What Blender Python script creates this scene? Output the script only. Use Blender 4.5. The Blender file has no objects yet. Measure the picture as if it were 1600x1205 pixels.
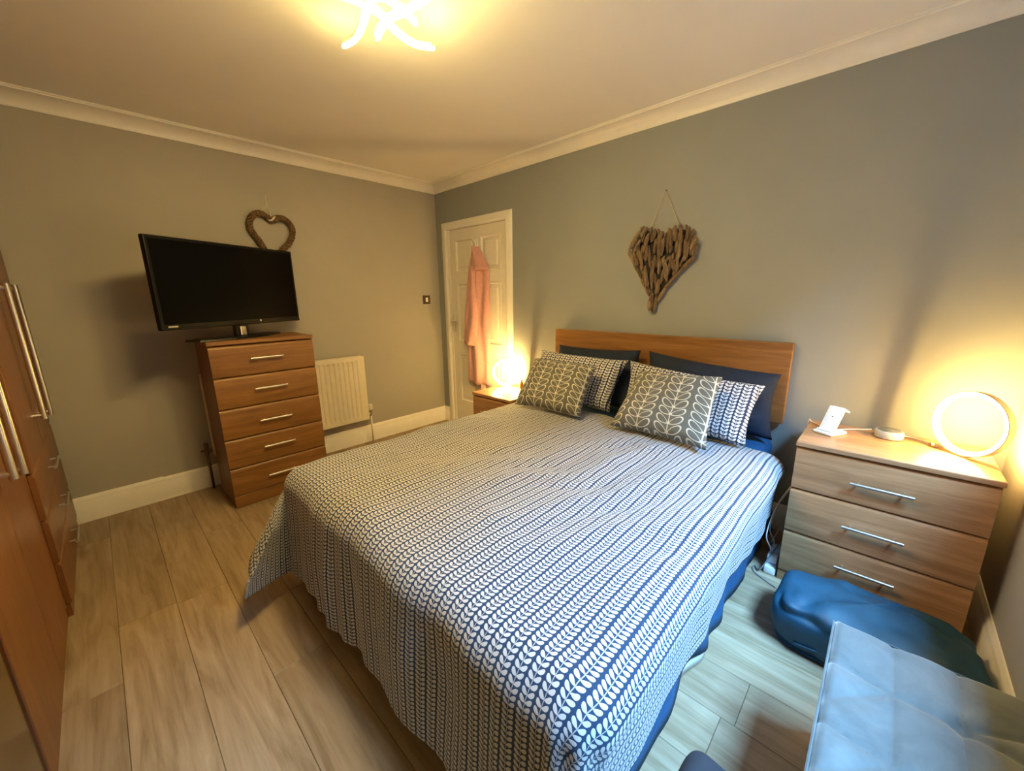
import bpy, bmesh, math, random
import numpy as np
from mathutils import Vector, Matrix, noise

scene = bpy.context.scene
C = scene.collection
random.seed(7)
PI = math.pi

# ------------------------------------------------------------------ camera
cam_d = bpy.data.cameras.new('camera')
cam_d.sensor_width = 36.0
cam_d.lens = 615.1 * 36.0 / 1600.0
cam_d.clip_start = 0.02
cam = bpy.data.objects.new('camera', cam_d)
C.objects.link(cam)
_R = (0.72442716, 0.68924991, -0.01182569)
_U = (-0.14549359, 0.16964251, 0.97470664)
_F = (-0.6738226, 0.7043834, -0.22317509)
cam.matrix_world = Matrix(((_R[0], _U[0], -_F[0], 3.4536), (_R[1], _U[1], -_F[1], -2.5330),
                           (_R[2], _U[2], -_F[2], 1.341), (0, 0, 0, 1)))
scene.camera = cam

# ------------------------------------------------------------------ world, daylight, exposure
world = bpy.data.worlds.new('world'); scene.world = world
world.use_nodes = True
world.node_tree.nodes['Background'].inputs[0].default_value = (0.30, 0.55, 1.0, 1)
world.node_tree.nodes['Background'].inputs[1].default_value = 0.25
# daylight entering through the window of the right wall, from the bright sky above
dl = bpy.data.lights.new('window_daylight', 'AREA')
dl.shape = 'RECTANGLE'; dl.size = 1.0; dl.size_y = 1.6
dl.color = (0.26, 0.60, 1.0); dl.energy = 350
dlo = bpy.data.objects.new('window_daylight', dl); C.objects.link(dlo)
dl.spread = math.radians(120)
dlo.location = (4.66, -1.35, 3.18); dlo.rotation_euler = (0, math.radians(40), 0)
LAMP_STRENGTH = 265
RING_STRENGTH = 200
LAMP_COL = (1.0, 0.70, 0.24, 1)
RING_COL = (1.0, 0.63, 0.19, 1)
vs = scene.view_settings
vs.view_transform = 'Standard'; vs.look = 'None'; vs.gamma = 1.0; vs.use_curve_mapping = False
vs.exposure = 0.2

# ------------------------------------------------------------------ room dimensions (metres)
XR, YF, ZC = 3.885, -3.42, 2.40      # right wall, front wall, ceiling

# ------------------------------------------------------------------ material helpers
class NT:
    def __init__(s, name):
        s.m = bpy.data.materials.new(name); s.m.use_nodes = True
        s.t = s.m.node_tree; s.n = s.t.nodes; s.b = s.n['Principled BSDF']
    def node(s, ty, **kw):
        nd = s.n.new(ty)
        for k, v in kw.items(): setattr(nd, k, v)
        return nd
    def link(s, a, b): s.t.links.new(a, b)
    def val(s, sock, v):
        if hasattr(v, 'is_output') or isinstance(v, bpy.types.NodeSocket): s.link(v, sock)
        else: sock.default_value = v
    def math(s, op, a, b=0.0, c=0.0):
        nd = s.node('ShaderNodeMath', operation=op)
        s.val(nd.inputs[0], a); s.val(nd.inputs[1], b); s.val(nd.inputs[2], c)
        return nd.outputs[0]
    def mix(s, f, a, b):
        nd = s.node('ShaderNodeMix', data_type='RGBA')
        s.val(nd.inputs[0], f); s.val(nd.inputs[6], a); s.val(nd.inputs[7], b)
        return nd.outputs[2]
    def pos(s, scale=(1, 1, 1), rnd=False, obj=False):
        if obj: o = s.node('ShaderNodeTexCoord').outputs['Object']
        else: o = s.node('ShaderNodeNewGeometry').outputs['Position']
        mp = s.node('ShaderNodeMapping'); s.link(o, mp.inputs[0]); mp.inputs[3].default_value = scale
        if rnd:
            oi = s.node('ShaderNodeObjectInfo')
            cb = s.node('ShaderNodeCombineXYZ')
            r = s.math('MULTIPLY', oi.outputs['Random'], 37.0)
            s.link(r, cb.inputs[0]); s.link(r, cb.inputs[1]); s.link(r, cb.inputs[2])
            s.link(cb.outputs[0], mp.inputs[1])
        return mp.outputs[0]
    def noise(s, vec, scale=5, detail=4, rough=.55, dist=0):
        nd = s.node('ShaderNodeTexNoise')
        s.link(vec, nd.inputs['Vector']); nd.inputs['Scale'].default_value = scale
        nd.inputs['Detail'].default_value = detail; nd.inputs['Roughness'].default_value = rough
        nd.inputs['Distortion'].default_value = dist
        return nd.outputs[0]
    def ramp(s, f, stops):
        nd = s.node('ShaderNodeValToRGB'); e = nd.color_ramp.elements
        e[0].position, e[0].color = stops[0][0], (*stops[0][1], 1)
        e[1].position, e[1].color = stops[-1][0], (*stops[-1][1], 1)
        for p_, c_ in stops[1:-1]:
            k = e.new(p_); k.color = (*c_, 1)
        s.link(f, nd.inputs[0]); return nd.outputs[0]
    def bump(s, h, strength=.2, dist=.01):
        nd = s.node('ShaderNodeBump'); nd.inputs['Strength'].default_value = strength
        nd.inputs['Distance'].default_value = dist
        s.link(h, nd.inputs['Height']); s.link(nd.outputs[0], s.b.inputs['Normal'])
    def base(s, v): s.val(s.b.inputs['Base Color'], v if not isinstance(v, tuple) else (*v, 1)[:4])
    def set(s, **kw):
        for k, v in kw.items(): s.b.inputs[k.replace('_', ' ')].default_value = v

def plain(name, col, rough=.5, metal=0.0, nz=.06, scale=20, bump=0.0, **kw):
    t = NT(name)
    f = t.noise(t.pos(), scale, 3)
    a = tuple(max(0, c * (1 - nz)) for c in col); b = tuple(c * (1 + nz) for c in col)
    t.base(t.ramp(f, [(.3, a), (.7, b)]))
    t.set(Roughness=rough, Metallic=metal, **kw)
    if bump: t.bump(f, bump, .003)
    return t.m

def wood(name, dark, light, axis='x', rough=.38, sc=1.0, rnd=False):
    t = NT(name)
    st = {'x': (1.2, 16, 16), 'y': (16, 1.2, 16), 'z': (16, 16, 1.2)}[axis]
    v = t.pos(tuple(q * sc for q in st), rnd)
    f = t.noise(v, 1.3, 6, .62, .8)
    st2 = tuple((q * 6 if q > 5 else q * 5) * sc for q in st)
    g = t.noise(t.pos(st2, rnd), 1.0, 3, .7)
    h = t.math('ADD', t.math('MULTIPLY', f, .75), t.math('MULTIPLY', g, .25))
    mid = tuple((a + b) / 2 for a, b in zip(dark, light))
    t.base(t.ramp(h, [(.33, dark), (.5, mid), (.66, light)]))
    t.set(Roughness=rough); t.b.inputs['Specular IOR Level'].default_value = .35
    t.bump(h, .08, .002)
    return t.m

def emit(name, col, strength):
    t = NT(name)
    t.base((.9, .88, .82)); t.b.inputs['Emission Color'].default_value = col
    t.b.inputs['Emission Strength'].default_value = strength
    f = t.noise(t.pos(), 3, 1); t.b.inputs['Roughness'].default_value = .5
    return t.m

M = {}
M['wall'] = plain('wall_paint', (.405, .385, .34), .75, nz=.03, scale=3, bump=.02)
M['wall_cool'] = plain('wall_grey_cool', (.29, .308, .308), .75, nz=.03, scale=3, bump=.02)  # cooler, darker grey than the other walls, for the headboard wall
M['ceiling'] = plain('ceiling_paint', (.88, .86, .81), .85, nz=.02, scale=2)
M['white'] = plain('white_gloss', (.86, .83, .77), .35, nz=.02)
M['white_door'] = plain('door_paint', (.80, .76, .68), .4, nz=.02)
M['plastic'] = plain('white_plastic', (.85, .85, .85), .35, nz=.01)
M['steel'] = plain('brushed_steel', (.72, .70, .67), .32, 1.0, nz=.05, scale=60)
M['bronze'] = plain('bronze_metal', (.16, .12, .08), .35, .8)
M['brass'] = plain('copper_metal', (.62, .36, .2), .3, .9)
M['dark'] = plain('dark_gap', (.02, .018, .015), .8)
M['joint'] = plain('floor_joint', (.10, .07, .04), .8)
M['black'] = plain('black_plastic', (.004, .004, .004), .35, Specular_IOR_Level=.25)
M['screen'] = plain('tv_screen', (.0015, .0015, .0015), .22, nz=.01, Specular_IOR_Level=.12)
M['navy'] = plain('navy_cotton', (.006, .014, .036), .85, nz=.15, scale=30, bump=.15)
M['bluesheet'] = plain('blue_cotton', (.006, .072, .19), .85, nz=.12, scale=25, bump=.12)
M['bag'] = plain('blue_nylon', (.006, .048, .088), .55, nz=.2, scale=12, bump=.2)
M['holdall'] = plain('dark_navy_canvas', (.006, .013, .024), .8, nz=.2, scale=30, bump=.15)
M['whitesheet'] = plain('white_cotton', (.75, .75, .74), .9, nz=.04, scale=30)
M['robe'] = plain('pink_fleece', (.56, .29, .27), .95, nz=.10, scale=60, bump=.3, Sheen_Weight=.4)
M['walnut_x_lit'] = wood('walnut_grain_x_lit', (.25, .125, .056), (.48, .265, .135), 'x')  # the set's walnut lightened, brighter light on the low chests put into the colour
M['headboard'] = wood('headboard_walnut', (.175, .078, .024), (.335, .165, .062), 'x')
M['walnut_y'] = wood('walnut_grain_y', (.15, .066, .018), (.30, .145, .045), 'y')
M['walnut_z'] = wood('walnut_grain_z', (.16, .068, .024), (.27, .12, .045), 'z')
M['wardrobe'] = wood('wardrobe_walnut', (.14, .056, .018), (.26, .105, .036), 'z', .33)
M['mirror'] = plain('bronze_mirror_glass', (.30, .27, .19), .16, 1.0, nz=.005)
M['twig'] = wood('willow_twig', (.055, .030, .012), (.24, .145, .070), 'z', .8, 3.0, True)
M['twine'] = plain('jute_twine', (.55, .42, .24), .9, nz=.2, scale=200)
M['ribbon'] = plain('cream_ribbon', (.72, .66, .54), .8)
M['puck'] = plain('puck_plastic', (.40, .42, .40), .5)
M['puck_top'] = plain('puck_fabric', (.09, .10, .10), .9, nz=.2, scale=300)
M['glass_amber'] = plain('amber_bottle', (.30, .14, .04), .2)
M['bottle_dark'] = plain('bottle_dark', (.07, .05, .04), .3)
M['radiator'] = plain('radiator_enamel', (.80, .73, .58), .35, nz=.02)
M['cable_white'] = plain('white_cable', (.78, .76, .72), .5)
M['cable_grey'] = plain('grey_cable', (.18, .19, .2), .5)
M['lamp'] = emit('led_tube', LAMP_COL, LAMP_STRENGTH)
M['ringlight'] = emit('led_ring', RING_COL, RING_STRENGTH)
M['ringlight_high'] = emit('led_ring_high', RING_COL, RING_STRENGTH * 1.05)
M['housing'] = plain('ring_housing', (.55, .42, .33), .4, .6)

def floor_mat():
    t = NT('oak_laminate')
    v = t.pos((1.0, 9, 9), True)
    f = t.noise(v, 1.5, 6, .6, 1.6)
    g = t.noise(t.pos((2.5, 60, 60), True), 1.0, 3, .6)
    k = t.noise(t.pos((3.0, 9, 9), True), 1.1, 2, .5)
    h = t.math('ADD', t.math('MULTIPLY', f, .7), t.math('MULTIPLY', g, .3))
    col = t.ramp(h, [(.30, (.185, .125, .066)), (.5, (.32, .235, .148)), (.68, (.41, .32, .22))])
    kn = t.ramp(k, [(.62, (0, 0, 0)), (.76, (1, 1, 1))])
    col = t.mix(t.math('MULTIPLY', kn, .55), col, (.19, .125, .065, 1))
    oi = t.node('ShaderNodeObjectInfo')
    br = t.math('MULTIPLY_ADD', oi.outputs['Random'], .26, .86)
    mx = t.node('ShaderNodeMix', data_type='RGBA', blend_type='MULTIPLY'); mx.inputs[0].default_value = 1
    cb = t.node('ShaderNodeCombineColor')
    for i in range(3): t.link(br, cb.inputs[i])
    t.link(col, mx.inputs[6]); t.link(cb.outputs[0], mx.inputs[7])
    t.base(mx.outputs[2]); t.set(Roughness=.42); t.bump(h, .10, .002)
    t.b.inputs['Specular IOR Level'].default_value = .35
    return t.m
M['floor'] = floor_mat()

def leaf_mat(name, row, pitch, bg, fg):
    """small filled leaf pairs on stems, printed on cloth (UV in metres)"""
    t = NT(name)
    uv = t.node('ShaderNodeUVMap'); sp = t.node('ShaderNodeSeparateXYZ'); t.link(uv.outputs[0], sp.inputs[0])
    u = t.math('DIVIDE', sp.outputs[0], row); v = t.math('DIVIDE', sp.outputs[1], pitch)
    ax = t.math('MULTIPLY', t.math('ABSOLUTE', t.math('SUBTRACT', t.math('FRACT', u), .5)), 2.0)
    w = t.math('SUBTRACT', t.math('FRACT', t.math('SUBTRACT', v, t.math('MULTIPLY', ax, .58))), .5)
    q = t.math('DIVIDE', t.math('SUBTRACT', ax, .45), .40)
    b = t.math('MULTIPLY', t.math('SQRT', t.math('MAXIMUM', t.math('SUBTRACT', 1.0, t.math('MULTIPLY', q, q)), 0.0)),
               t.math('MULTIPLY_ADD', ax, .34, .21))
    m = t.math('GREATER_THAN', t.math('SUBTRACT', b, t.math('ABSOLUTE', w)), 0.0)
    stem = t.math('MULTIPLY', t.math('LESS_THAN', ax, .05), .7)
    m = t.math('MAXIMUM', m, stem)
    t.base(t.mix(m, (*bg, 1), (*fg, 1)))
    t.set(Roughness=.9, Sheen_Weight=.15)
    f = t.noise(t.pos(), 18, 4, .6); t.bump(f, .18, .01)
    return t.m
M['duvet'] = leaf_mat('duvet_leaf_print', .0365, .0142, (.007, .032, .085), (.55, .53, .525))
M['pillow'] = leaf_mat('pillow_leaf_print', .040, .0185, (.012, .026, .070), (.66, .64, .63))

def stem_mat(name, row, pitch, bg, fg):
    t = NT(name)
    uv = t.node('ShaderNodeUVMap'); sp = t.node('ShaderNodeSeparateXYZ'); t.link(uv.outputs[0], sp.inputs[0])
    u = t.math('DIVIDE', sp.outputs[0], row); v = t.math('DIVIDE', sp.outputs[1], pitch)
    fu = t.math('SUBTRACT', t.math('FRACT', u), .5)
    ax = t.math('MULTIPLY', t.math('ABSOLUTE', fu), 2.0)
    w = t.math('SUBTRACT', t.math('FRACT', t.math('SUBTRACT', v, t.math('MULTIPLY', ax, .85))), .5)
    q = t.math('DIVIDE', t.math('SUBTRACT', ax, .44), .42)
    bw = t.math('MULTIPLY_ADD', ax, .34, .26)
    r = t.math('DIVIDE', w, bw)
    d = t.math('SQRT', t.math('ADD', t.math('MULTIPLY', q, q), t.math('MULTIPLY', r, r)))
    m = t.math('LESS_THAN', t.math('ABSOLUTE', t.math('SUBTRACT', d, .92)), .10)
    m = t.math('MAXIMUM', m, t.math('LESS_THAN', ax, .030))
    t.base(t.mix(m, (*bg, 1), (*fg, 1)))
    t.set(Roughness=.9, Sheen_Weight=.15)
    f = t.noise(t.pos(), 500, 2, .6); t.bump(f, .2, .002)
    return t.m
M['cushion'] = stem_mat('cushion_stem_print', .152, .0435, (.125, .122, .105), (.62, .60, .50))
M['cushion_back'] = plain('cushion_back_linen', (.55, .52, .44), .9, nz=.1, scale=200)

def velvet():
    t = NT('grey_velvet')
    f = t.noise(t.pos((1, 1, 1)), 7, 5, .65, .6)
    t.base(t.ramp(f, [(.35, (.052, .066, .072)), (.65, (.090, .110, .118))]))
    t.set(Roughness=.75, Sheen_Weight=.5, Sheen_Roughness=.4); t.bump(f, .12, .01)
    return t.m
M['velvet'] = velvet()

# ------------------------------------------------------------------ geometry helpers
class G:
    """collects geometry in world metres"""
    def __init__(s): s.v = []; s.f = []; s.uv = None
    def add(s, vs_, fs_):
        o = len(s.v); s.v += [tuple(q) for q in vs_]; s.f += [tuple(i + o for i in f) for f in fs_]; return s
    def box(s, x0, x1, y0, y1, z0, z1, bev=0.0, seg=1):
        if bev <= 0:
            v = [(x, y, z) for z in (z0, z1) for y in (y0, y1) for x in (x0, x1)]
            return s.add(v, [(0, 2, 3, 1), (4, 5, 7, 6), (0, 1, 5, 4), (2, 6, 7, 3), (0, 4, 6, 2), (1, 3, 7, 5)])
        bm = bmesh.new(); bmesh.ops.create_cube(bm, size=1)
        for q in bm.verts:
            q.co = Vector((x0 + (q.co.x + .5) * (x1 - x0), y0 + (q.co.y + .5) * (y1 - y0), z0 + (q.co.z + .5) * (z1 - z0)))
        bmesh.ops.bevel(bm, geom=bm.edges[:], offset=bev, segments=seg, affect='EDGES', profile=.5)
        bm.verts.index_update()
        s.add([q.co[:] for q in bm.verts], [[q.index for q in f.verts] for f in bm.faces]); bm.free(); return s
    def tube(s, pts, r, n=8, closed=False, cap=True):
        pts = [Vector(p) for p in pts]; N = len(pts)
        rs = r if isinstance(r, (list, tuple)) else [r] * N
        vs_, fs_ = [], []
        up = None
        for i, p in enumerate(pts):
            if closed: t = (pts[(i + 1) % N] - pts[i - 1])
            else: t = pts[min(i + 1, N - 1)] - pts[max(i - 1, 0)]
            t = t.normalized() if t.length > 1e-9 else Vector((0, 0, 1))
            if up is None: up = Vector((0, 0, 1)) if abs(t.z) < .9 else Vector((1, 0, 0))
            a = up - t * up.dot(t)
            if a.length < 1e-6: a = t.orthogonal()
            a.normalize(); up = a; b = t.cross(a)
            for k in range(n):
                an = 2 * PI * k / n
                vs_.append(p + (a * math.cos(an) + b * math.sin(an)) * rs[i])
        for i in range(N if closed else N - 1):
            j = (i + 1) % N
            for k in range(n):
                l = (k + 1) % n
                fs_.append((i * n + k, i * n + l, j * n + l, j * n + k))
        if cap and not closed:
            fs_.append(tuple(range(n))[::-1]); fs_.append(tuple((N - 1) * n + k for k in range(n)))
        return s.add(vs_, fs_)
    def lathe(s, prof, c, n=24, axis='z'):
        vs_, fs_ = [], []
        for r, h in prof:
            for k in range(n):
                a = 2 * PI * k / n; x, y = r * math.cos(a), r * math.sin(a)
                if axis == 'z': q = (c[0] + x, c[1] + y, c[2] + h)
                elif axis == 'y': q = (c[0] + x, c[1] + h, c[2] + y)
                else: q = (c[0] + h, c[1] + x, c[2] + y)
                vs_.append(q)
        for i in range(len(prof) - 1):
            for k in range(n):
                l = (k + 1) % n
                fs_.append((i * n + k, i * n + l, (i + 1) * n + l, (i + 1) * n + k))
        fs_.append(tuple(range(n))[::-1]); fs_.append(tuple((len(prof) - 1) * n + k for k in range(n)))
        return s.add(vs_, fs_)
    def prism(s, poly, fn0, fn1):
        """extrude 2D polygon between two mapping functions"""
        n = len(poly)
        vs_ = [fn0(*q) for q in poly] + [fn1(*q) for q in poly]
        fs_ = [tuple(range(n))[::-1], tuple(range(n, 2 * n))] + [(k, (k + 1) % n, (k + 1) % n + n, k + n) for k in range(n)]
        return s.add(vs_, fs_)
    def grid(s, P, closed_u=False):
        """P[i][j] -> faces"""
        h, w = len(P), len(P[0]); o = []
        fs_ = []
        for i in range(h - 1):
            for j in range(w - 1 + (1 if closed_u else 0)):
                l = (j + 1) % w
                fs_.append((i * w + j, i * w + l, (i + 1) * w + l, (i + 1) * w + j))
        return s.add([q for r_ in P for q in r_], fs_)
    def xform(s, mat):
        s.v = [tuple(mat @ Vector(q)) for q in s.v]; return s

def mesh_obj(name, g, mat, parent=None, smooth=False, uv=None):
    me = bpy.data.meshes.new(name)
    off = Vector(parent['_w']) if parent is not None else Vector((0, 0, 0))
    me.from_pydata([tuple(Vector(q) - off) for q in g.v], [], g.f); me.validate()
    if uv is not None:
        l = me.uv_layers.new(name='UVMap')
        for lp in me.loops: l.data[lp.index].uv = uv[lp.vertex_index]
    bm = bmesh.new(); bm.from_mesh(me); bmesh.ops.recalc_face_normals(bm, faces=bm.faces); bm.to_mesh(me); bm.free()
    if smooth is True:
        for p_ in me.polygons: p_.use_smooth = True
    elif smooth:
        me.polygons.foreach_set('use_smooth', [True] * len(me.polygons))
        try: me.set_sharp_from_angle(angle=smooth)
        except Exception: pass
    me.materials.append(mat)
    o = bpy.data.objects.new(name, me); C.objects.link(o)
    if parent is not None:
        o.parent = parent; o['_w'] = parent['_w']
    else: o['_w'] = (0.0, 0.0, 0.0)
    return o

SM = math.radians(40)

def thing(name, label, cat, loc, group=None):
    o = bpy.data.objects.new(name, None); C.objects.link(o); o.empty_display_size = .1
    o.location = loc; o['_w'] = tuple(float(q) for q in loc); o['label'] = label; o['category'] = cat
    if group: o['group'] = group
    return o

def tag(o, label, cat, group=None):
    o['label'] = label; o['category'] = cat
    if group: o['group'] = group
    return o

def single(name, g, mat, label, cat, smooth=False, group=None, uv=None):
    return tag(mesh_obj(name, g, mat, None, smooth, uv), label, cat, group)

def struct(name, g, mat, label, smooth=False):
    o = mesh_obj(name, g, mat, None, smooth); o['kind'] = 'structure'; o['label'] = label; return o

def struct_empty(name, loc, label):
    o = bpy.data.objects.new(name, None); C.objects.link(o); o.location = loc; o['_w'] = tuple(loc)
    o['kind'] = 'structure'; o['label'] = label; return o

def smoothpath(pts, n=8):
    """Catmull-Rom through points"""
    P = [Vector(p) for p in pts]; P = [P[0] * 2 - P[1]] + P + [P[-1] * 2 - P[-2]]
    out = []
    for i in range(1, len(P) - 2):
        for k in range(n):
            t = k / n; a, b, c, d = P[i - 1], P[i], P[i + 1], P[i + 2]
            out.append(.5 * ((2 * b) + (c - a) * t + (2 * a - 5 * b + 4 * c - d) * t * t + (3 * b - a - 3 * c + d) * t ** 3))
    out.append(P[-2]); return out

def nz3(x, y, z): return noise.noise(Vector((x, y, z)))

# ================================================================== THE ROOM
# floor: dark underlay with laminate planks laid along the bed wall direction
fl = struct('floor', G().box(-.1, XR + .1, YF - .1, .1, -.12, -.012), M['joint'], 'grey-brown oak laminate floor')
PW, PL = .19, 1.29
rows = []
y = -2.49
while y > YF: y -= PW
offs = {-15: 0}
ri = 0
while y < 0:
    y1 = min(y + PW, -.001); y0 = max(y, YF + .001)
    k = round((y - (-2.49)) / PW)
    start = {-1: 1.29, 0: 1.305, 6: 3.28 - PL, 1: .72, 2: .30, 3: 1.05, 4: .12, 5: .66, -2: .35, 7: .9, -3: .8}.get(k, (k * .47) % PL)
    while start > 0: start -= PL
    x = start
    while x < XR:
        x0, x1 = max(x, .001), min(x + PL, XR - .001)
        if x1 - x0 > .03:
            g = G()
            e = .0004; c = .0014
            lo = [(x0 + e, y0 + e), (x1 - e, y0 + e), (x1 - e, y1 - e), (x0 + e, y1 - e)]
            hi = [(x0 + e + c, y0 + e + c), (x1 - e - c, y0 + e + c), (x1 - e - c, y1 - e - c), (x0 + e + c, y1 - e - c)]
            g.v = [(a, b, -.0115) for a, b in lo] + [(a, b, -.0018) for a, b in lo] + [(a, b, 0) for a, b in hi]
            g.f = [(3, 2, 1, 0), (8, 9, 10, 11)] + [(q, (q + 1) % 4, (q + 1) % 4 + 4, q + 4) for q in range(4)] + \
                  [(q + 4, (q + 1) % 4 + 4, (q + 1) % 4 + 8, q + 8) for q in range(4)]
            mesh_obj('plank', g, M['floor'], fl)
        x += PL
    y += PW

struct('ceiling', G().box(-.1, XR + .1, YF - .1, .1, ZC, ZC + .1), M['ceiling'], 'flat white ceiling')
struct('wall_left', G().box(-.1, 0, YF - .1, .1, -.1, ZC), M['wall'], 'grey painted wall behind the television')
DX0, DX1, DZ = .165, 1.005, 1.985      # door opening
g = G().box(-.0, DX0, 0, .1, -.1, ZC).box(DX1, XR + .1, 0, .1, -.1, ZC).box(DX0, DX1, 0, .1, DZ, ZC)
struct('wall_back', g, M['wall_cool'], 'cool grey wall behind the headboard')
WY0, WY1, WZ0, WZ1 = -2.02, -.66, .92, 2.08
g = G().box(XR, XR + .1, YF - .1, WY0, -.1, ZC).box(XR, XR + .1, WY1, .0, -.1, ZC)
g.box(XR, XR + .1, WY0, WY1, -.1, WZ0).box(XR, XR + .1, WY0, WY1, WZ1, ZC)
struct('wall_right', g, M['wall'], 'grey painted wall with the window')
struct('wall_front', G().box(0, XR, YF - .1, YF, -.1, ZC), M['wall'], 'grey painted wall behind the wardrobes')

# window frame (right of the camera, lets the daylight in)
w1 = struct_empty('window_1', (XR, (WY0 + WY1) / 2, WZ0), 'white framed window in the right wall')
g = G()
for a, b in ((WY0, WY0 + .04), (WY1 - .04, WY1)): g.box(XR + .04, XR + .09, a, b, WZ0, WZ1, .004)
for a, b in ((WZ0, WZ0 + .04), (WZ1 - .04, WZ1)): g.box(XR + .04, XR + .09, WY0 + .04, WY1 - .04, a, b, .004)
mesh_obj('window_frame', g, M['white'], w1)
mesh_obj('window_sill', G().box(XR - .05, XR + .04, WY0 + .001, WY1 - .001, WZ0 + .0005, WZ0 + .022, .006, 2), M['white'], w1)

# coving
prof = [(0, 2.322), (.007, 2.322), (.009, 2.330)]
for k in range(0, 9):
    a = k / 8 * PI / 2
    prof.append((.009 + .075 * (1 - math.cos(a)), 2.330 + .055 * math.sin(a)))
prof += [(.092, 2.385), (.094, 2.392), (.100, 2.393), (.100, ZC), (0, ZC)]
def cov(name, wall, label):
    g = G()
    if wall == 'left': g.prism(prof, lambda d, z: (d, YF + d, z), lambda d, z: (d, -d, z))
    if wall == 'back': g.prism(prof, lambda d, z: (d, -d, z), lambda d, z: (XR - d, -d, z))
    if wall == 'right': g.prism(prof, lambda d, z: (XR - d, -d, z), lambda d, z: (XR - d, YF + d, z))
    if wall == 'front': g.prism(prof, lambda d, z: (XR - d, YF + d, z), lambda d, z: (d, YF + d, z))
    struct(name, g, M['white'], label, SM)
cov('trim_1', 'left', 'white coving above the television wall')
cov('trim_2', 'back', 'white coving above the headboard wall')
cov('trim_3', 'right', 'white coving above the low chest')
cov('trim_4', 'front', 'white coving above the wardrobes')

def skirt_prof(h=.159, th=.018):
    return [(0, 0.0005), (th, .0005), (th, h - .034), (th - .003, h - .030), (th - .003, h - .022), (th - .006, h - .014),
            (th - .010, h - .007), (th - .013, h), (0, h)]
g = G().prism(skirt_prof(.163, .020), lambda d, z: (d, YF, z), lambda d, z: (d, -2.388, z))
g.prism(skirt_prof(.157, .018), lambda d, z: (d, -2.388, z), lambda d, z: (d, -d, z))
g.box(0, .0225, -3.3, -.02, .0005, .010)
struct('baseboard_left', g, M['white'], 'white skirting board under the radiator', SM)
g = G().prism(skirt_prof(), lambda d, z: (d, -d, z), lambda d, z: (.094, -d, z))
g.prism(skirt_prof(), lambda d, z: (1.056, -d, z), lambda d, z: (XR - d, -d, z))
struct('baseboard_back', g, M['white'], 'white skirting board behind the bed', SM)
g = G().prism(skirt_prof(), lambda d, z: (XR - d, -d, z), lambda d, z: (XR - d, YF + d, z))
struct('baseboard_right', g, M['white'], 'white skirting board beside the low chest', SM)
g = G().prism(skirt_prof(), lambda d, z: (XR - d, YF + d, z), lambda d, z: (2.97, YF + d, z))
struct('baseboard_front', g, M['white'], 'white skirting board behind the camera', SM)

# ------------------------------------------------------------------ door
d1 = struct_empty('door_1', (.55, 0, 0), 'white six-panel door with a moulded frame')
ap = [(0, 0), (.071, 0), (.071, .012), (.062, .018), (.050, .020), (.042, .016), (.030, .016), (.020, .012), (.006, .010), (0, .006)]
# architrave: (a = distance from outer edge, t = thickness off the wall)
OX0, OX1, OZ = .094, 1.056, 2.037
g = G()
g.prism(ap, lambda a, t: (OX0 + a, -t, 0.0005), lambda a, t: (OX0 + a, -t, OZ - a))
g.prism(ap, lambda a, t: (OX1 - a, -t, 0.0005), lambda a, t: (OX1 - a, -t, OZ - a))
g.prism(ap, lambda a, t: (OX0 + a, -t, OZ - a), lambda a, t: (OX1 - a, -t, OZ - a))
mesh_obj('architrave', g, M['white'], d1, SM)
g = G().box(DX0, DX0 + .035, 0, .1, 0.0005, DZ).box(DX1 - .012, DX1, 0, .1, 0.0005, DZ).box(DX0 + .035, DX1 - .012, 0, .1, DZ - .022, DZ)
mesh_obj('door_lining', g, M['white'], d1)
LX0, LX1, LZ = .204, .991, 1.960
leafroot = mesh_obj('door_leaf', G().box(LX0, LX1, .020, .052, .008, LZ, .002), M['white_door'], d1)
# stiles and rails stand proud of the six fields
cols = [(.283, .545), (.648, .908)]; rws = [(1.560, 1.868), (.885, 1.463), (.265, .770)]
g = G()
ft, bk = .006, .0215
g.box(LX0, cols[0][0], ft, bk, .008, LZ); g.box(cols[1][1], LX1, ft, bk, .008, LZ); g.box(cols[0][1], cols[1][0], ft, bk, .008, LZ)
zz = [(.008, .265), (.770, .885), (1.463, 1.560), (1.868, LZ)]
for c0, c1 in cols:
    for a, b in zz: g.box(c0, c1, ft, bk, a, b)
mesh_obj('stile_and_rail_frame', g, M['white_door'], d1)
for c0, c1 in cols:
    for r0, r1 in rws:
        g = G(); P = []
        for ins, yy in ((0, .008), (.010, .0035), (.020, .017), (.045, .016), (.058, .008)):
            P.append([(c0 + ins, yy, r0 + ins), (c1 - ins, yy, r0 + ins), (c1 - ins, yy, r1 - ins), (c0 + ins, yy, r1 - ins)])
        g.grid(P, True); g.f.append(tuple(range(len(g.v) - 4, len(g.v))))
        mesh_obj('panel', g, M['white_door'], d1)
g = G().box(.205, .245, -.002, .006, .985, 1.16, .003)
g.tube([(.225, -.002, 1.10), (.225, -.040, 1.10), (.235, -.048, 1.10), (.33, -.048, 1.098)], .008, 8)
mesh_obj('door_handle', g, M['steel'], d1, SM)
for z in (1.78, 1.0, .22):
    mesh_obj('hinge', G().tube([(.994, .002, z - .04), (.994, .002, z + .04)], .006, 8), M['brass'], d1, SM)

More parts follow.
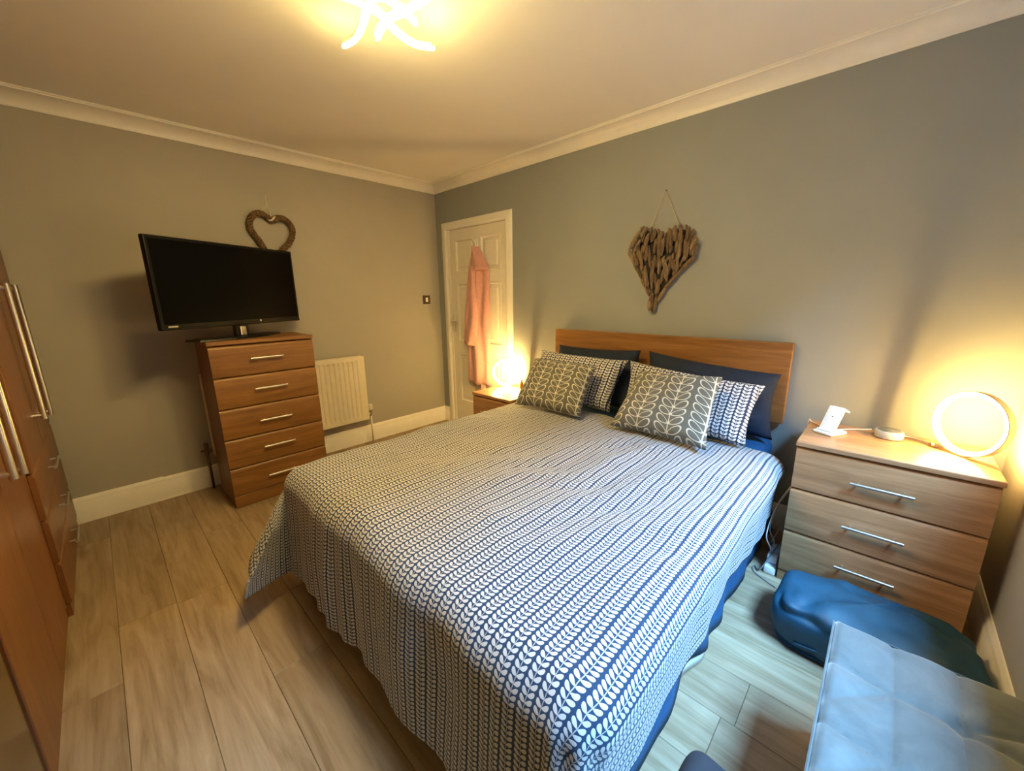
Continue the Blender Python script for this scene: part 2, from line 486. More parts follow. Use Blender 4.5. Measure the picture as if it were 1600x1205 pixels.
hk = thing('door_hook', 'white ring hook on the upper panel of the door', 'hook', (.60, 0, 1.80))
g = G().box(.585, .615, -.006, .0055, 1.775, 1.845, .002)
g.tube(smoothpath([(.60, -.004, 1.79), (.60, -.035, 1.775), (.60, -.055, 1.79), (.60, -.055, 1.815)], 5), .005, 8)
mesh_obj('hook_plate', g, M['white'], hk, SM)
g = G().tube([(.60 + .026 * math.cos(a), -.03 - .012 * math.sin(a), 1.80 + .035 * math.sin(a)) for a in np.linspace(0, 2 * PI, 20)[:-1]], .004, 6, True)
mesh_obj('hook_ring', g, M['white'], hk, True)

# pink dressing gown on the hook
rb = thing('dressing_gown', 'pink fleece dressing gown hanging on the white door', 'dressing gown', (.60, -.05, .5))
def drape(tab, zs, nf, depth, ph, base=.006, amp=.014):
    """tab: z -> x0,x1 ; closed sleeve of cloth with folds"""
    P = []
    tz = [q[0] for q in tab]
    for z in zs:
        x0 = float(np.interp(z, tz, [q[1] for q in tab])); x1 = float(np.interp(z, tz, [q[2] for q in tab]))
        r_ = []
        N = 26
        for k in range(N):
            u = k / (N - 1); f = math.sin(PI * u) ** .5 if 0 < u < 1 else 0
            fold = amp * math.sin(nf * 2 * PI * u + ph + 1.6 * nz3(z * 2, ph, 0)) + .012 * nz3(u * 5, z * 4, ph)
            dz = .012 * math.sin(u * 9 + ph) if z == zs[0] else 0
            r_.append((x0 + (x1 - x0) * u, -(base + depth * f + fold * f), z + dz))
        for k in range(N):
            u = 1 - k / (N - 1); r_.append((x0 + (x1 - x0) * u, -base * .6, z))
        P.append(r_)
    g = G().grid(P, True)
    n = len(P[0]); g.f.append(tuple(range(n))); g.f.append(tuple(range(len(g.v) - n, len(g.v))))
    return g
g = drape([(.50, .435, .765), (.9, .46, .76), (1.42, .53, .77), (1.60, .565, .76), (1.66, .58, .70)], np.linspace(.50, 1.66, 34), 2.3, .055, .4)
mesh_obj('gown_body', g, M['robe'], rb, True)
g = drape([(.885, .445, .640), (1.2, .485, .66), (1.42, .53, .67), (1.60, .565, .67)], np.linspace(.885, 1.61, 24), 1.3, .045, 2.0, base=.052)
mesh_obj('gown_sleeve', g, M['robe'], rb, True)
g = drape([(1.575, .548, .785), (1.62, .565, .765), (1.70, .605, .71), (1.775, .640, .662)], np.linspace(1.575, 1.775, 14), 1.5, .075, 1.0, base=.03, amp=.008)
mesh_obj('gown_hood', g, M['robe'], rb, True)
g = drape([(.30, .66, .70), (.55, .65, .69), (.75, .64, .69)], np.linspace(.30, .75, 10), 1.0, .015, .3, base=.03, amp=.004)
mesh_obj('gown_belt', g, M['robe'], rb, True)

# ------------------------------------------------------------------ light switch
sw = thing('light_switch', 'bronze light switch on the wall beside the door', 'light switch', (0, -.168, 1.26))
mesh_obj('switch_plate', G().box(.0003, .009, -.211, -.125, 1.265, 1.351, .003, 2), M['bronze'], sw)
mesh_obj('switch_rocker', G().box(.0085, .014, -.181, -.155, 1.286, 1.330, .002), M['white'], sw)

# ================================================================== RADIATOR
RY0, RY1, RZ0, RZ1 = -2.098, -.930, .243, .832
rd = thing('radiator', 'cream panel radiator with vertical ridges behind the tall chest', 'radiator', (.06, (RY0 + RY1) / 2, RZ0))
ys, xs = [], []
yy = RY0
P0 = []
pitch = .0402; n = int((RY1 - RY0 - .05) / pitch)
st = RY0 + ((RY1 - RY0) - n * pitch) / 2
pr = [(RY0, 0), (st - .004, 0)]
for i in range(n):
    a = st + i * pitch
    pr += [(a + .004, -.010), (a + .013, -.010), (a + .020, 0), (a + pitch - .004, 0)]
pr += [(RY1, 0)]
levels = [(RZ0, 0), (RZ0 + .035, 0), (RZ0 + .055, 1), (RZ1 - .055, 1), (RZ1 - .035, 0), (RZ1 - .006, 0), (RZ1, -1)]
P = []
for z, k in levels:
    P.append([(.095 + (d if k == 1 else 0) - (.006 if k < 0 else 0), y_, z) for y_, d in pr])
g = G().grid(P)
mesh_obj('front_panel', g, M['radiator'], rd, math.radians(25))
mesh_obj('back_panel', G().box(.030, .040, RY0, RY1, RZ0, RZ1, .003), M['radiator'], rd)
mesh_obj('side_panel', G().box(.030, .0945, RY1 - .004, RY1, RZ0 + .02, RZ1 - .005), M['radiator'], rd)
mesh_obj('side_panel', G().box(.030, .0945, RY0, RY0 + .004, RZ0 + .02, RZ1 - .005), M['radiator'], rd)
g = G().box(.030, .089, RY0, RY1, RZ1 - .012, RZ1 - .004)
for i in range(40):
    a = RY0 + .02 + i * (RY1 - RY0 - .04) / 40
    g.box(.040, .080, a, a + .016, RZ1 - .004, RZ1 - .001)
mesh_obj('top_grille', g, M['radiator'], rd)
for yv, cap in ((RY1 + .035, True), (RY0 - .036, False)):
    v = mesh_obj('valve', G().tube([(.06, yv, .262), (.06, yv, .315)], .013, 10).tube([(.06, yv - (.035 if cap else -.03), .285), (.06, yv, .285)], .010, 8), M['steel' if cap else 'bronze'], rd, SM)
    if cap:
        mesh_obj('valve_cap', G().lathe([(.014, 0), (.019, .006), (.019, .05), (.013, .056)], (.06, yv, .318), 14), M['white'], v, SM)
    else:
        mesh_obj('valve_cap', G().lathe([(.012, 0), (.015, .006), (.015, .025), (.01, .03)], (.06, yv, .315), 14).box(.05, .07, yv - .035, yv, .285, .30, .003), M['bronze'], v, SM)
    mesh_obj('pipe', G().tube([(.06, yv, .0), (.06, yv, .262)], .0085, 8), M['white' if cap else 'bronze'], rd, True)
for y_ in (-1.9, -1.2): mesh_obj('bracket', G().box(.0003, .031, y_, y_ + .04, .4, .7), M['white'], rd)

# ================================================================== DRAWER FURNITURE
def bar_handle(axis, a0, a1, fixed, out, z, r=.0065):
    """bar along axis; fixed = coordinate of drawer face, out = signed direction"""
    g = G(); d = .026 * out
    def P(a, q): return (a, fixed + q, z) if axis == 'x' else (fixed + q, a, z)
    g.tube([P(a0, d), P(a1, d)], r, 10)
    w = (a1 - a0) * .14
    for a in (a0 + w, a1 - w): g.tube([P(a, 0), P(a, d)], r * .75, 8)
    return g

def drawer_front(axis, a0, a1, face, out, z0, z1, th=.018):
    """front panel with softly rolled upper and lower edge"""
    pr = [(-th, z0), (-.004, z0), (-.001, z0 + .003), (0, z0 + .010), (0, z1 - .020), (-.003, z1 - .009), (-.010, z1 - .002), (-th, z1)]
    g = G()
    if axis == 'x': g.prism(pr, lambda d, z: (a0, face + d * out, z), lambda d, z: (a1, face + d * out, z))
    else: g.prism(pr, lambda d, z: (face + d * out, a0, z), lambda d, z: (face + d * out, a1, z))
    return g

# tall chest (front faces +x)
ch = thing('chest_of_drawers', 'tall walnut chest of five drawers under the television', 'chest of drawers', (.33, -1.8, 0))
CX0, CX1, CY0, CY1 = .135, .520, -2.098, -1.502
g = G().box(CX0, CX1, CY0, CY0 + .018, 0, 1.066).box(CX0, CX1, CY1 - .018, CY1, 0, 1.066).box(CX0, CX0 + .006, CY0 + .018, CY1 - .018, .02, 1.066)
g.box(CX0, CX1 - .002, CY0 + .018, CY1 - .018, .075, .09)
mesh_obj('carcass', g, M['walnut_z'], ch)
mesh_obj('top_panel', G().box(CX0, .545, CY0 - .004, CY1 + .004, 1.066, 1.090, .003), M['walnut_y'], ch)
mesh_obj('plinth', G().box(CX1 - .018, .535, CY0, CY1, .0, .082, .002), M['walnut_y'], ch)
zs_ = [(.868, 1.060), (.668, .864), (.468, .664), (.274, .464), (.086, .270)]
hz = [.972, .775, .562, .380, .176]
for (a, b), hzz in zip(zs_, hz):
    d = mesh_obj('drawer', drawer_front('y', CY0 + .001, CY1 - .001, .540, 1, a, b), M['walnut_y'], ch, math.radians(30))
    mesh_obj('handle', bar_handle('y', -1.893, -1.703, .540, 1, hzz), M['steel'], d, SM)

def low_chest(name, label, x0, x1, yf, yb, zt, fronts, hx0, hx1, hzs):
    t = thing(name, label, 'chest of drawers' if len(fronts) > 2 else 'bedside table', ((x0 + x1) / 2, (yf + yb) / 2, 0))
    g = G().box(x0, x0 + .018, yf + .020, yb, 0, zt - .022).box(x1 - .018, x1, yf + .020, yb, 0, zt - .022)
    g.box(x0 + .018, x1 - .018, yb - .006, yb, .02, zt - .022).box(x0 + .018, x1 - .018, yf + .022, yb, .055, .07)
    mesh_obj('carcass', g, M['walnut_z'], t)
    mesh_obj('top_panel', G().box(x0 - .004, x1 + .004, yf - .006, yb, zt - .022, zt, .003), M['walnut_x_lit'], t)
    mesh_obj('plinth', G().box(x0, x1, yf + .006, yf + .022, 0, .052, .002), M['walnut_x_lit'], t)
    for (a, b), z in zip(fronts, hzs):
        d = mesh_obj('drawer', drawer_front('x', x0 + .001, x1 - .001, yf, -1, a, b), M['walnut_x_lit'], t, math.radians(30))
        mesh_obj('handle', bar_handle('x', hx0, hx1, yf, -1, z), M['steel'], d, SM)
    return t
NZ = .700
low_chest('bedside_chest', 'low walnut chest of three drawers right of the bed', 3.232, 3.818, -.482, -.075, NZ,
          [(.480, .674), (.268, .476), (.056, .264)], 3.428, 3.616, [.572, .374, .182])
NL = .570
low_chest('bedside_table', 'small walnut bedside table between door and bed', 1.040, 1.468, -.478, -.03, NL,
          [(.310, .544), (.056, .306)], 1.16, 1.35, [.43, .18])

# ================================================================== WARDROBES (along the front wall)
def long_handle(x, y, z0, z1):
    g = G().tube([(x, y + .034, z0), (x, y + .034, z1)], .011, 12)
    for z in (z0 + .02, z1 - .02): g.tube([(x, y, z), (x, y + .034, z)], .010, 8)
    return g
def wardrobe(label, x0, x1, yf, doors, drawers, mirror=False, zt=2.12):
    t = thing('wardrobe', label, 'wardrobe', ((x0 + x1) / 2, (yf + YF) / 2, 0))
    yb = YF + .03
    g = G().box(x0, x0 + .018, yb, yf - .022, .0, zt).box(x1 - .018, x1, yb, yf - .022, 0, zt).box(x0 + .018, x1 - .018, yb, yb + .006, .05, zt)
    g.box(x0 + .018, x1 - .018, yb + .006, yf - .022, zt - .018, zt).box(x0 + .018, x1 - .018, yb + .006, yf - .022, .06, .078)
    mesh_obj('carcass', g, M['wardrobe'], t)
    mesh_obj('plinth', G().box(x0 + .001, x1 - .001, yf - .022, yf - .006, 0, .055), M['wardrobe'], t)
    for a, b, z0, z1, hx, h0, h1 in doors:
        if mirror:
            d = mesh_obj('door', G().box(a + .002, b - .002, yf - .021, yf - .004, z0, z1, .003), M['wardrobe'], t)
            mesh_obj('mirror', G().box(a + .004, b - .004, yf - .004, yf, z0 + .002, z1 - .002, .002), M['mirror'], d)
        else:
            d = mesh_obj('door', G().box(a + .002, b - .002, yf - .021, yf, z0, z1, .004, 2), M['wardrobe'], t)
        if hx: mesh_obj('handle', long_handle(hx, yf, h0, h1), M['steel'], d, SM)
    for a, b, z0, z1 in drawers:
        d = mesh_obj('drawer', drawer_front('x', a + .002, b - .002, yf, 1, z0, z1), M['wardrobe'], t, math.radians(30))
        c = (a + b) / 2
        mesh_obj('handle', bar_handle('x', c - .10, c + .10, yf, 1, (z0 + z1) / 2), M['steel'], d, SM)
    return t
wardrobe('walnut wardrobe with drawers below its doors, in the corner by the television wall', .035, 1.050, -2.805,
         [(.037, .5425, .665, 2.115, .33, .76, 1.42), (.5425, 1.048, .665, 2.115, .63, .80, 1.42)],
         [(.037, 1.048, .060, .255), (.037, 1.048, .259, .455), (.037, 1.048, .459, .660)])
wardrobe('walnut wardrobe with two full height doors and long steel handles', 1.056, 1.975, -2.822,
         [(1.058, 1.515, .060, 2.115, 1.36, .76, 1.42), (1.515, 1.973, .060, 2.115, 1.54, .80, 1.42)], [])
wardrobe('mirror fronted wardrobe nearest to the camera', 1.981, 2.960, -2.828,
         [(1.983, 2.47, .060, 2.115, None, 0, 0), (2.47, 2.958, .060, 2.115, None, 0, 0)], [], True)

# ================================================================== TELEVISION
tvL, tvR = Vector((.575, -2.285, 0)), Vector((.135, -1.432, 0))
ax = (tvR - tvL); TW = ax.length; ax.normalize(); nrm = Vector((-ax.y, ax.x, 0))
if nrm.x < 0: nrm = -nrm
tc = (tvL + tvR) / 2
TB, TT = 1.172, 1.678
def tvm(u, d, z): return (tc + ax * u + nrm * d + Vector((0, 0, z)))[:]
tv = thing('television', 'black flat screen television angled on the tall walnut chest', 'television', (tc.x, tc.y, 1.09))
def tvbox(u0, u1, d0, d1, z0, z1, bev=.004):
    g = G().box(u0, u1, d0, d1, z0, z1, bev, 2); g.v = [tvm(*q) for q in g.v]; return g
hw = TW / 2
g = tvbox(-hw, hw, -.035, .0, TB, TT, .006)
g2 = tvbox(-hw * .6, hw * .6, -.058, -.034, TB + .06, TB + .36, .01); g.add(g2.v, g2.f)
mesh_obj('cabinet', g, M['black'], tv)
bz = .018
mesh_obj('screen', tvbox(-hw + bz, hw - bz, -.003, .0012, TB + .032, TT - bz, 0), M['screen'], tv)
g = tvbox(-hw + .004, hw - .004, -.003, .004, TB + .002, TB + .012, .002)
mesh_obj('bottom_lip', g, M['black'], tv)
mesh_obj('maker_badge', tvbox(-hw + .035, -hw + .085, -.001, .0022, TB + .016, TB + .024, 0), M['steel'], tv)
mesh_obj('status_light', tvbox(.135, .142, -.001, .0022, TB + .015, TB + .028, 0), M['plastic'], tv)
mesh_obj('stand_neck', tvbox(-.045, .045, -.040, -.005, 1.100, TB + .03, .006), M['black'], tv)
mesh_obj('stand_badge', tvbox(-.02, .02, -.006, .0, 1.105, 1.165, .006), M['steel'], tv)
# wide pedestal foot with tapered outline, clear of the table edge
foot = [(-.30, -.095), (.28, -.095), (.28, .03), (.12, .095), (-.12, .095), (-.30, .03)]
g = G().prism(foot, lambda u, d: tvm(u, d - .02, 1.0905), lambda u, d: tvm(u * .97, d * .95 - .02, 1.102))
mesh_obj('stand_foot', g, M['black'], tv)

# ================================================================== WREATH HEART
heart = [(-1.512, 1.899), (-1.528, 1.920), (-1.556, 1.938), (-1.589, 1.938), (-1.633, 1.909), (-1.650, 1.852), (-1.637, 1.806), (-1.607, 1.757),
         (-1.586, 1.714), (-1.556, 1.658), (-1.519, 1.635), (-1.465, 1.689), (-1.409, 1.744), (-1.372, 1.807), (-1.369, 1.866), (-1.396, 1.909),
         (-1.434, 1.925), (-1.466, 1.921), (-1.492, 1.906)]
wr = thing('heart_wreath', 'twisted willow heart wreath hanging above the television', 'wreath', (.03, -1.51, 1.63))
path = smoothpath([(.030, a, b) for a, b in heart + [heart[0]]], 7)[:-1]
NP_ = len(path)
for s_ in range(4):
    pts = []
    for i, p_ in enumerate(path):
        t = (path[(i + 1) % NP_] - path[i - 1]).normalized(); X = Vector((1, 0, 0)); b = t.cross(X)
        an = 2 * PI * (s_ / 4 + i / NP_ * 14); rr = .0150 * (1 + .3 * nz3(i * .15, s_, 0))
        pts.append(p_ + X * (math.cos(an) * rr) + b * (math.sin(an) * rr))
    mesh_obj('willow_strand', G().tube(pts, [.0082 * (1 + .25 * nz3(i * .2, s_ * 3, 1)) for i in range(NP_)], 6, True), M['twig'], wr, True)
mesh_obj('hanging_string', G().tube(smoothpath([(.006, -1.517, 2.067), (.006, -1.514, 2.009), (.015, -1.540, 1.965), (.035, -1.528, 1.925)], 5), .0025, 6)
         .tube(smoothpath([(.006, -1.514, 2.009), (.018, -1.500, 1.955), (.04, -1.508, 1.912)], 5), .0025, 6), M['ribbon'], wr, True)
g = G().tube(smoothpath([(.035, -1.53, 1.905), (.05, -1.512, 1.898), (.052, -1.498, 1.91), (.045, -1.482, 1.925), (.04, -1.472, 1.905)], 5), .007, 8)
mesh_obj('ribbon_knot', g, M['ribbon'], wr, True)
mesh_obj('nail', G().tube([(.0003, -1.517, 2.066), (.014, -1.517, 2.068)], .003, 6), M['steel'], wr)

# ================================================================== DRIFTWOOD HEART
hp = [(2.365, 1.71), (2.327, 1.733), (2.293, 1.748), (2.225, 1.761), (2.176, 1.712), (2.135, 1.629), (2.144, 1.58), (2.169, 1.546), (2.217, 1.479),
      (2.277, 1.365), (2.301, 1.341), (2.312, 1.226), (2.338, 1.226), (2.357, 1.324), (2.423, 1.416), (2.495, 1.489), (2.564, 1.55), (2.580, 1.635),
      (2.559, 1.685), (2.511, 1.736), (2.436, 1.749), (2.398, 1.736)]
def inside(x, z, poly):
    c = False; n = len(poly)
    for i in range(n):
        x1, z1 = poly[i]; x2, z2 = poly[(i + 1) % n]
        if (z1 > z) != (z2 > z) and x < (x2 - x1) * (z - z1) / (z2 - z1) + x1: c = not c
    return c
dh = thing('driftwood_heart', 'driftwood stick heart hanging by twine over the headboard', 'wall ornament', (2.36, -.02, 1.22))
hc = (2.36, 1.52)
small = [(hc[0] + (a - hc[0]) * .88, hc[1] + (b - hc[1]) * .88) for a, b in hp]
mesh_obj('backing_board', G().prism(small, lambda a, b: (a, -.002, b), lambda a, b: (a, -.014, b)), M['dark'], dh)
M['drift'] = NT('driftwood')
_t = M['drift']; _oi = _t.node('ShaderNodeObjectInfo')
_f = _t.noise(_t.pos((60, 60, 9), True), 1.2, 4, .6)
_c1 = _t.ramp(_f, [(.3, (.065, .040, .021)), (.7, (.21, .132, .075))])
_c2 = _t.ramp(_f, [(.3, (.12, .08, .046)), (.7, (.33, .235, .15))])
_t.base(_t.mix(_oi.outputs['Random'], _c1, _c2)); _t.set(Roughness=.9); _t.bump(_f, .4, .004)
M['drift'] = _t.m
rng = random.Random(21)
def stick(cx, cz, L, ang, w, y0):
    n = 7; pts = []; rs = []
    bend = rng.uniform(-.006, .006)
    for i in range(n):
        u = i / (n - 1) * 2 - 1
        off = bend * (1 - u * u) + rng.uniform(-.0015, .0015)
        pts.append((cx + math.sin(ang) * u * L / 2 + math.cos(ang) * off, -y0 - .004 * rng.random(), cz + math.cos(ang) * u * L / 2 - math.sin(ang) * off))
        rs.append(w * (1 - .45 * abs(u) ** 2.5) * rng.uniform(.85, 1.12))
    rs[0] *= .55; rs[-1] *= .6
    mesh_obj('driftwood_stick', G().tube(pts, rs, 6), M['drift'], dh, math.radians(50))
placed = []
def try_place(cx, cz, L, ang, w, y0, mind):
    dx, dz = math.sin(ang) * L / 2, math.cos(ang) * L / 2
    for q in (-1, -.5, 0, .5, 1):
        if not inside(cx + dx * q * .96, cz + dz * q * .96, hp): return False
    smp = [(cx + dx * q, cz + dz * q) for q in np.linspace(-.85, .85, 7)]
    for (px, pz) in smp:
        for (ox, oz, oy) in placed:
            if abs(oy - y0) < .008 and (px - ox) ** 2 + (pz - oz) ** 2 < mind * mind: return False
    for a, b in smp: placed.append((a, b, y0))
    stick(cx, cz, L, ang, w, y0); return True
# a few long pieces along the tapering flanks, then packed layers
for (x0, z0, x1, z1) in ((2.165, 1.545, 2.235, 1.435), (2.225, 1.445, 2.290, 1.330), (2.565, 1.560, 2.470, 1.462), (2.480, 1.475, 2.385, 1.365),
                         (2.400, 1.385, 2.345, 1.290), (2.318, 1.345, 2.322, 1.222), (2.345, 1.330, 2.330, 1.225), (2.190, 1.715, 2.140, 1.635)):
    L = math.hypot(x1 - x0, z1 - z0); ang = math.atan2(x1 - x0, z1 - z0)
    for q in np.linspace(-.85, .85, 7): placed.append(((x0 + x1) / 2 + (x1 - x0) / 2 * q, (z0 + z1) / 2 + (z1 - z0) / 2 * q, .020))
    stick((x0 + x1) / 2, (z0 + z1) / 2, L, ang, .013, .020)
for (y0, N, lo, hi, mind) in ((.020, 3000, .08, .15, .0185), (.020, 3000, .035, .08, .0150), (.036, 2600, .07, .14, .031), (.050, 300, .06, .12, .060)):
    for k in range(N):
        cx = rng.uniform(2.13, 2.58); cz = rng.uniform(1.23, 1.76)
        lean = (cx - 2.36) * 1.0 * (1 if cz < 1.62 else .3)
        if cx < 2.25 and cz > 1.62: lean += .5
        ang = lean + rng.gauss(0, .20)
        try_place(cx, cz, rng.uniform(lo, hi), ang, rng.uniform(.011, .0150) if lo > .05 else rng.uniform(.008, .011), y0, mind)
g = G().tube([(2.275, -.02, 1.750), (2.352, -.008, 1.950), (2.450, -.02, 1.742)], .0028, 6)
mesh_obj('hanging_twine', g, M['twine'], dh, SM)
mesh_obj('nail', G().tube([(2.353, -.0003, 1.948), (2.353, -.016, 1.951)], .003, 6), M['bronze'], dh)

# ================================================================== BED
bd = thing('bed', 'double bed with flat walnut headboard', 'bed', (2.33, -1.05, 0))
HX0, HX1 = 1.556, 3.108
mesh_obj('headboard', G().box(HX0, HX1, -.052, -.020, .640, 1.082, .006, 3), M['headboard'], bd)
for x in (1.80, 2.86): mesh_obj('headboard_strut', G().box(x - .03, x + .03, -.046, -.022, .02, .66, .003), M['dark'], bd)
BX0, BX1, BY0, BY1 = 1.585, 3.085, -2.035, -.058
mesh_obj('divan_base', G().box(BX0 + .01, BX1 - .01, BY0 + .02, BY1, .19, .335, .02, 3), M['navy'], bd, SM)
for x in (1.68, 2.99):
    for y_ in (-1.9, -.2): mesh_obj('leg', G().lathe([(.022, 0), (.028, .192)], (x, y_, 0), 12), M['black'], bd, SM)
mesh_obj('mattress', G().box(BX0, BX1, BY0, BY1, .336, .575, .055, 5), M['bluesheet'], bd, SM)
# valance: wavy blue skirt along the sides and foot
def skirt(path, z0f, z1, mat, name, off=0.0):
    P = []
    for zz in np.linspace(0, 1, 9):
        row = []
        for i, (x, y_, nx_, ny_) in enumerate(path):
            s_ = x * 3 + y_ * 5
            zb = z0f(x, y_); z = z1 + (zb - z1) * zz
            wv = off + zz * (.024 + .005 * math.sin(s_ * 4.3) + .024 * nz3(s_ * 1.3, zz, 3))
            row.append((x + nx_ * wv, y_ + ny_ * wv, z))
        P.append(row)
    g = G().grid(P)
    o = mesh_obj(name, g, mat, bd, True)
    so = o.modifiers.new('thickness', 'SOLIDIFY'); so.thickness = .003
    return o
pth = [(BX1 + .004, y_, 1, 0) for y_ in np.linspace(-.08, BY0, 70)]
pth2 = [(x, BY0 + .015, 0, -1) for x in np.linspace(BX1, BX0, 50)]
pth3 = [(BX0 - .004, y_, -1, 0) for y_ in np.linspace(BY0, -.08, 50)]
skirt(pth, lambda x, y_: .006 + .055 * max(0, 1 - abs(y_ + 1.27) / .30) ** 1 + .01 * abs(math.sin(y_ * 6)), .45, M['bluesheet'], 'valance_sheet', .006)
skirt(pth3, lambda x, y_: .01, .45, M['bluesheet'], 'valance_sheet', .006)
skirt([(BX1 + .001, y_, 1, 0) for y_ in np.linspace(-.85, -1.75, 40)], lambda x, y_: .003, .30, M['whitesheet'], 'under_sheet', .0)

# ------------------------------------------------------------------ duvet
def make_duvet():
    ix0, ix1, iy = 1.630, 3.085, -1.985        # where the cloth starts to roll over the edge
    top, r = .612, .095
    ytop = -.40
    sL, sR, tF = .36, .375, .535
    W, L = ix1 - ix0, ytop - iy
    step = .0135
    su = np.arange(-sL, W + sR + 1e-6, step); tv_ = np.arange(0, L + tF + 1e-6, step)
    arc = r * PI / 2
    def prof_(a, flare):
        if a <= 0: return 0.0, 0.0
        if a < arc: return r * math.sin(a / r), r * (1 - math.cos(a / r))
        return r + (a - arc) * flare, r + (a - arc) * math.sqrt(max(0, 1 - flare * flare))
    V = []; UV = []
    for t in tv_:
        for s in su:
            a = max(0, -s); c = max(0, s - W); b = max(0, t - L)
            x = ix0 + min(max(s, 0), W); y_ = ytop - min(t, L)
            fold = 0
            if b > 0 and a > 0:                     # loose corner by the chest: flap folded round to the foot
                rho = math.hypot(a, b); th = math.atan2(b, a) / (PI / 2)
                lim = .44 + .10 * th
                if rho > lim: rho = lim + (rho - lim) * .55
                k = max(0, math.sin(PI * min(1, th))) ** 1.1
                o_, d_ = prof_(rho, .04 + .02 * th + .52 * k)
                h = min(1, rho / .3)
                # heading sweeps from -x round past -y and comes back
                keys = [(0, PI), (.25, PI * 1.27), (.5, PI * 1.585), (.75, PI * 1.575), (1, PI * 1.5)]
                an1 = float(np.interp(th, [q[0] for q in keys], [q[1] for q in keys])); an0 = PI + th * PI / 2
                an = an0 + (an1 - an0) * h
                x += math.cos(an) * o_; y_ += math.sin(an) * o_; z = top - d_
            elif b > 0 and c > 0:                   # corner by the window: soft cone with folds
                rho = math.hypot(c, b); th = math.atan2(b, c) / (PI / 2)
                k = max(0, math.sin(PI * th)) ** 1.5
                o_, d_ = prof_(rho, -.06 + .12 * th + .34 * k)
                an = -th * PI / 2
                o_ += .012 * math.sin(th * PI * 5) * min(1, rho / .3) * k + .02 * math.sin(min(1, rho / .2) * PI) * (1 - th)
                x += math.cos(an) * o_; y_ += math.sin(an) * o_; z = top - d_
            else:
                if a > 0:
                    o_, d_ = prof_(a, .04); wv = .012 * math.sin(y_ * 17) * min(1, a / .3); x -= o_ + wv; z = top - d_
                elif c > 0:
                    o_, d_ = prof_(c, -.06)
                    q = min(1, c / .3) * min(1, (L - t) / .25)
                    wv = (.008 * math.sin(y_ * 9 + 1) + .022 * nz3(y_ * 3.1, c * 2, 8) + .010 * nz3(y_ * 9, c * 3, 3)) * q
                    x += o_ + wv + .02 * math.sin(min(1, c / .2) * PI); z = top - d_
                elif b > 0:
                    o_, d_ = prof_(b, .06); q = min(1, b / .3) * min(1, s / .15, (W - s) / .2)
                    wv = (.008 * math.sin(x * 13) + .018 * nz3(x * 5, b * 2, 4) + .007 * math.sin(x * 37 + 3 * math.sin(x * 6))) * q
                    y_ -= o_ + wv; z = top - d_
                else: z = top
            if a == 0 and b == 0 and c == 0 or True:
                q = max(0, 1 - (a + b + c) / .12)
                lump = .014 * nz3(s * 2.1, t * 1.9, 0) + .007 * nz3(s * 5, t * 4, 5)
                wr_ = .006 * abs(nz3(s * 9 + t * 4, t * 7 - s * 3, 9)) + .008 * max(0, nz3(s * 4 - t * 7, t * 5 + s * 6, 2) - .1)
                # soft ridges running diagonally over the window side
                dg = math.exp(-((s - 1.05) / .45) ** 2) * math.exp(-((t - .75) / .45) ** 2)
                wr_ += .012 * dg * math.sin((s * .8 + t * .35) * 32 + 3 * nz3(s * 3, t * 3, 1)) ** 3
                edge = -.016 * max(0, 1 - t / .12)
                crown = -.010 * ((s / W - .5) * 2) ** 2
                z += (lump + wr_) * q + edge + (crown if 0 <= s <= W else -.010)
            z += .010 * nz3(s * 6, t * 6, 7) * min(1, (a + b + c) / .2) * (0 if z < .2 else 1)
            V.append((x, y_, max(z, .02))); UV.append((s, L - t))
    w = len(su); F = []
    for i in range(len(tv_) - 1):
        for j in range(w - 1): F.append((i * w + j, i * w + j + 1, (i + 1) * w + j + 1, (i + 1) * w + j))
    g = G(); g.v = V; g.f = F
    o = single('duvet', g, M['duvet'], 'navy duvet with rows of white leaves spread over the bed', 'duvet', True, uv=UV)
    so = o.modifiers.new('thickness', 'SOLIDIFY'); so.thickness = .012; so.offset = -1
    return o
make_duvet()

# ------------------------------------------------------------------ pillows and cushions
def pillow_mesh(w, h, th, n=30, pinch=.07, seed=0, wr=.006, pw=.5, uo=(0, 0)):
    """two-sided soft pad in local u,v (x,y) with z = thickness; returns G, uv, count of front verts"""
    g = G(); uv = []
    idx = {}
    for side in (1, -1):
        for i in range(n + 1):
            for j in range(n + 1):
                u = j / n * 2 - 1; v = i / n * 2 - 1
                if side == -1 and (i in (0, n) or j in (0, n)):
                    idx[(side, i, j)] = idx[(1, i, j)]; continue
                px = u * w / 2 * (1 - pinch * (1 - abs(v) ** 2.2) * abs(u) ** 3)
                py = v * h / 2 * (1 - pinch * (1 - abs(u) ** 2.2) * abs(v) ** 3)
                f = max(0, (1 - u ** 4) * (1 - v ** 4)) ** pw
                zz = side * th / 2 * f
                zz += wr * f * nz3(u * 3 + seed, v * 3, side * 3) * 2 + wr * .6 * nz3(u * 8, v * 8 + seed, side) * min(1, f * 3)
                e = 1 - f
                zz += .01 * e * nz3(u * 2.5, v * 2.5, seed)
                idx[(side, i, j)] = len(g.v); g.v.append((px, py, zz)); uv.append((px + uo[0], py + uo[1]))
    for side in (1, -1):
        for i in range(n):
            for j in range(n):
                q = (idx[(side, i, j)], idx[(side, i, j + 1)], idx[(side, i + 1, j + 1)], idx[(side, i + 1, j)])
                g.f.append(q if side == 1 else q[::-1])
    return g, uv
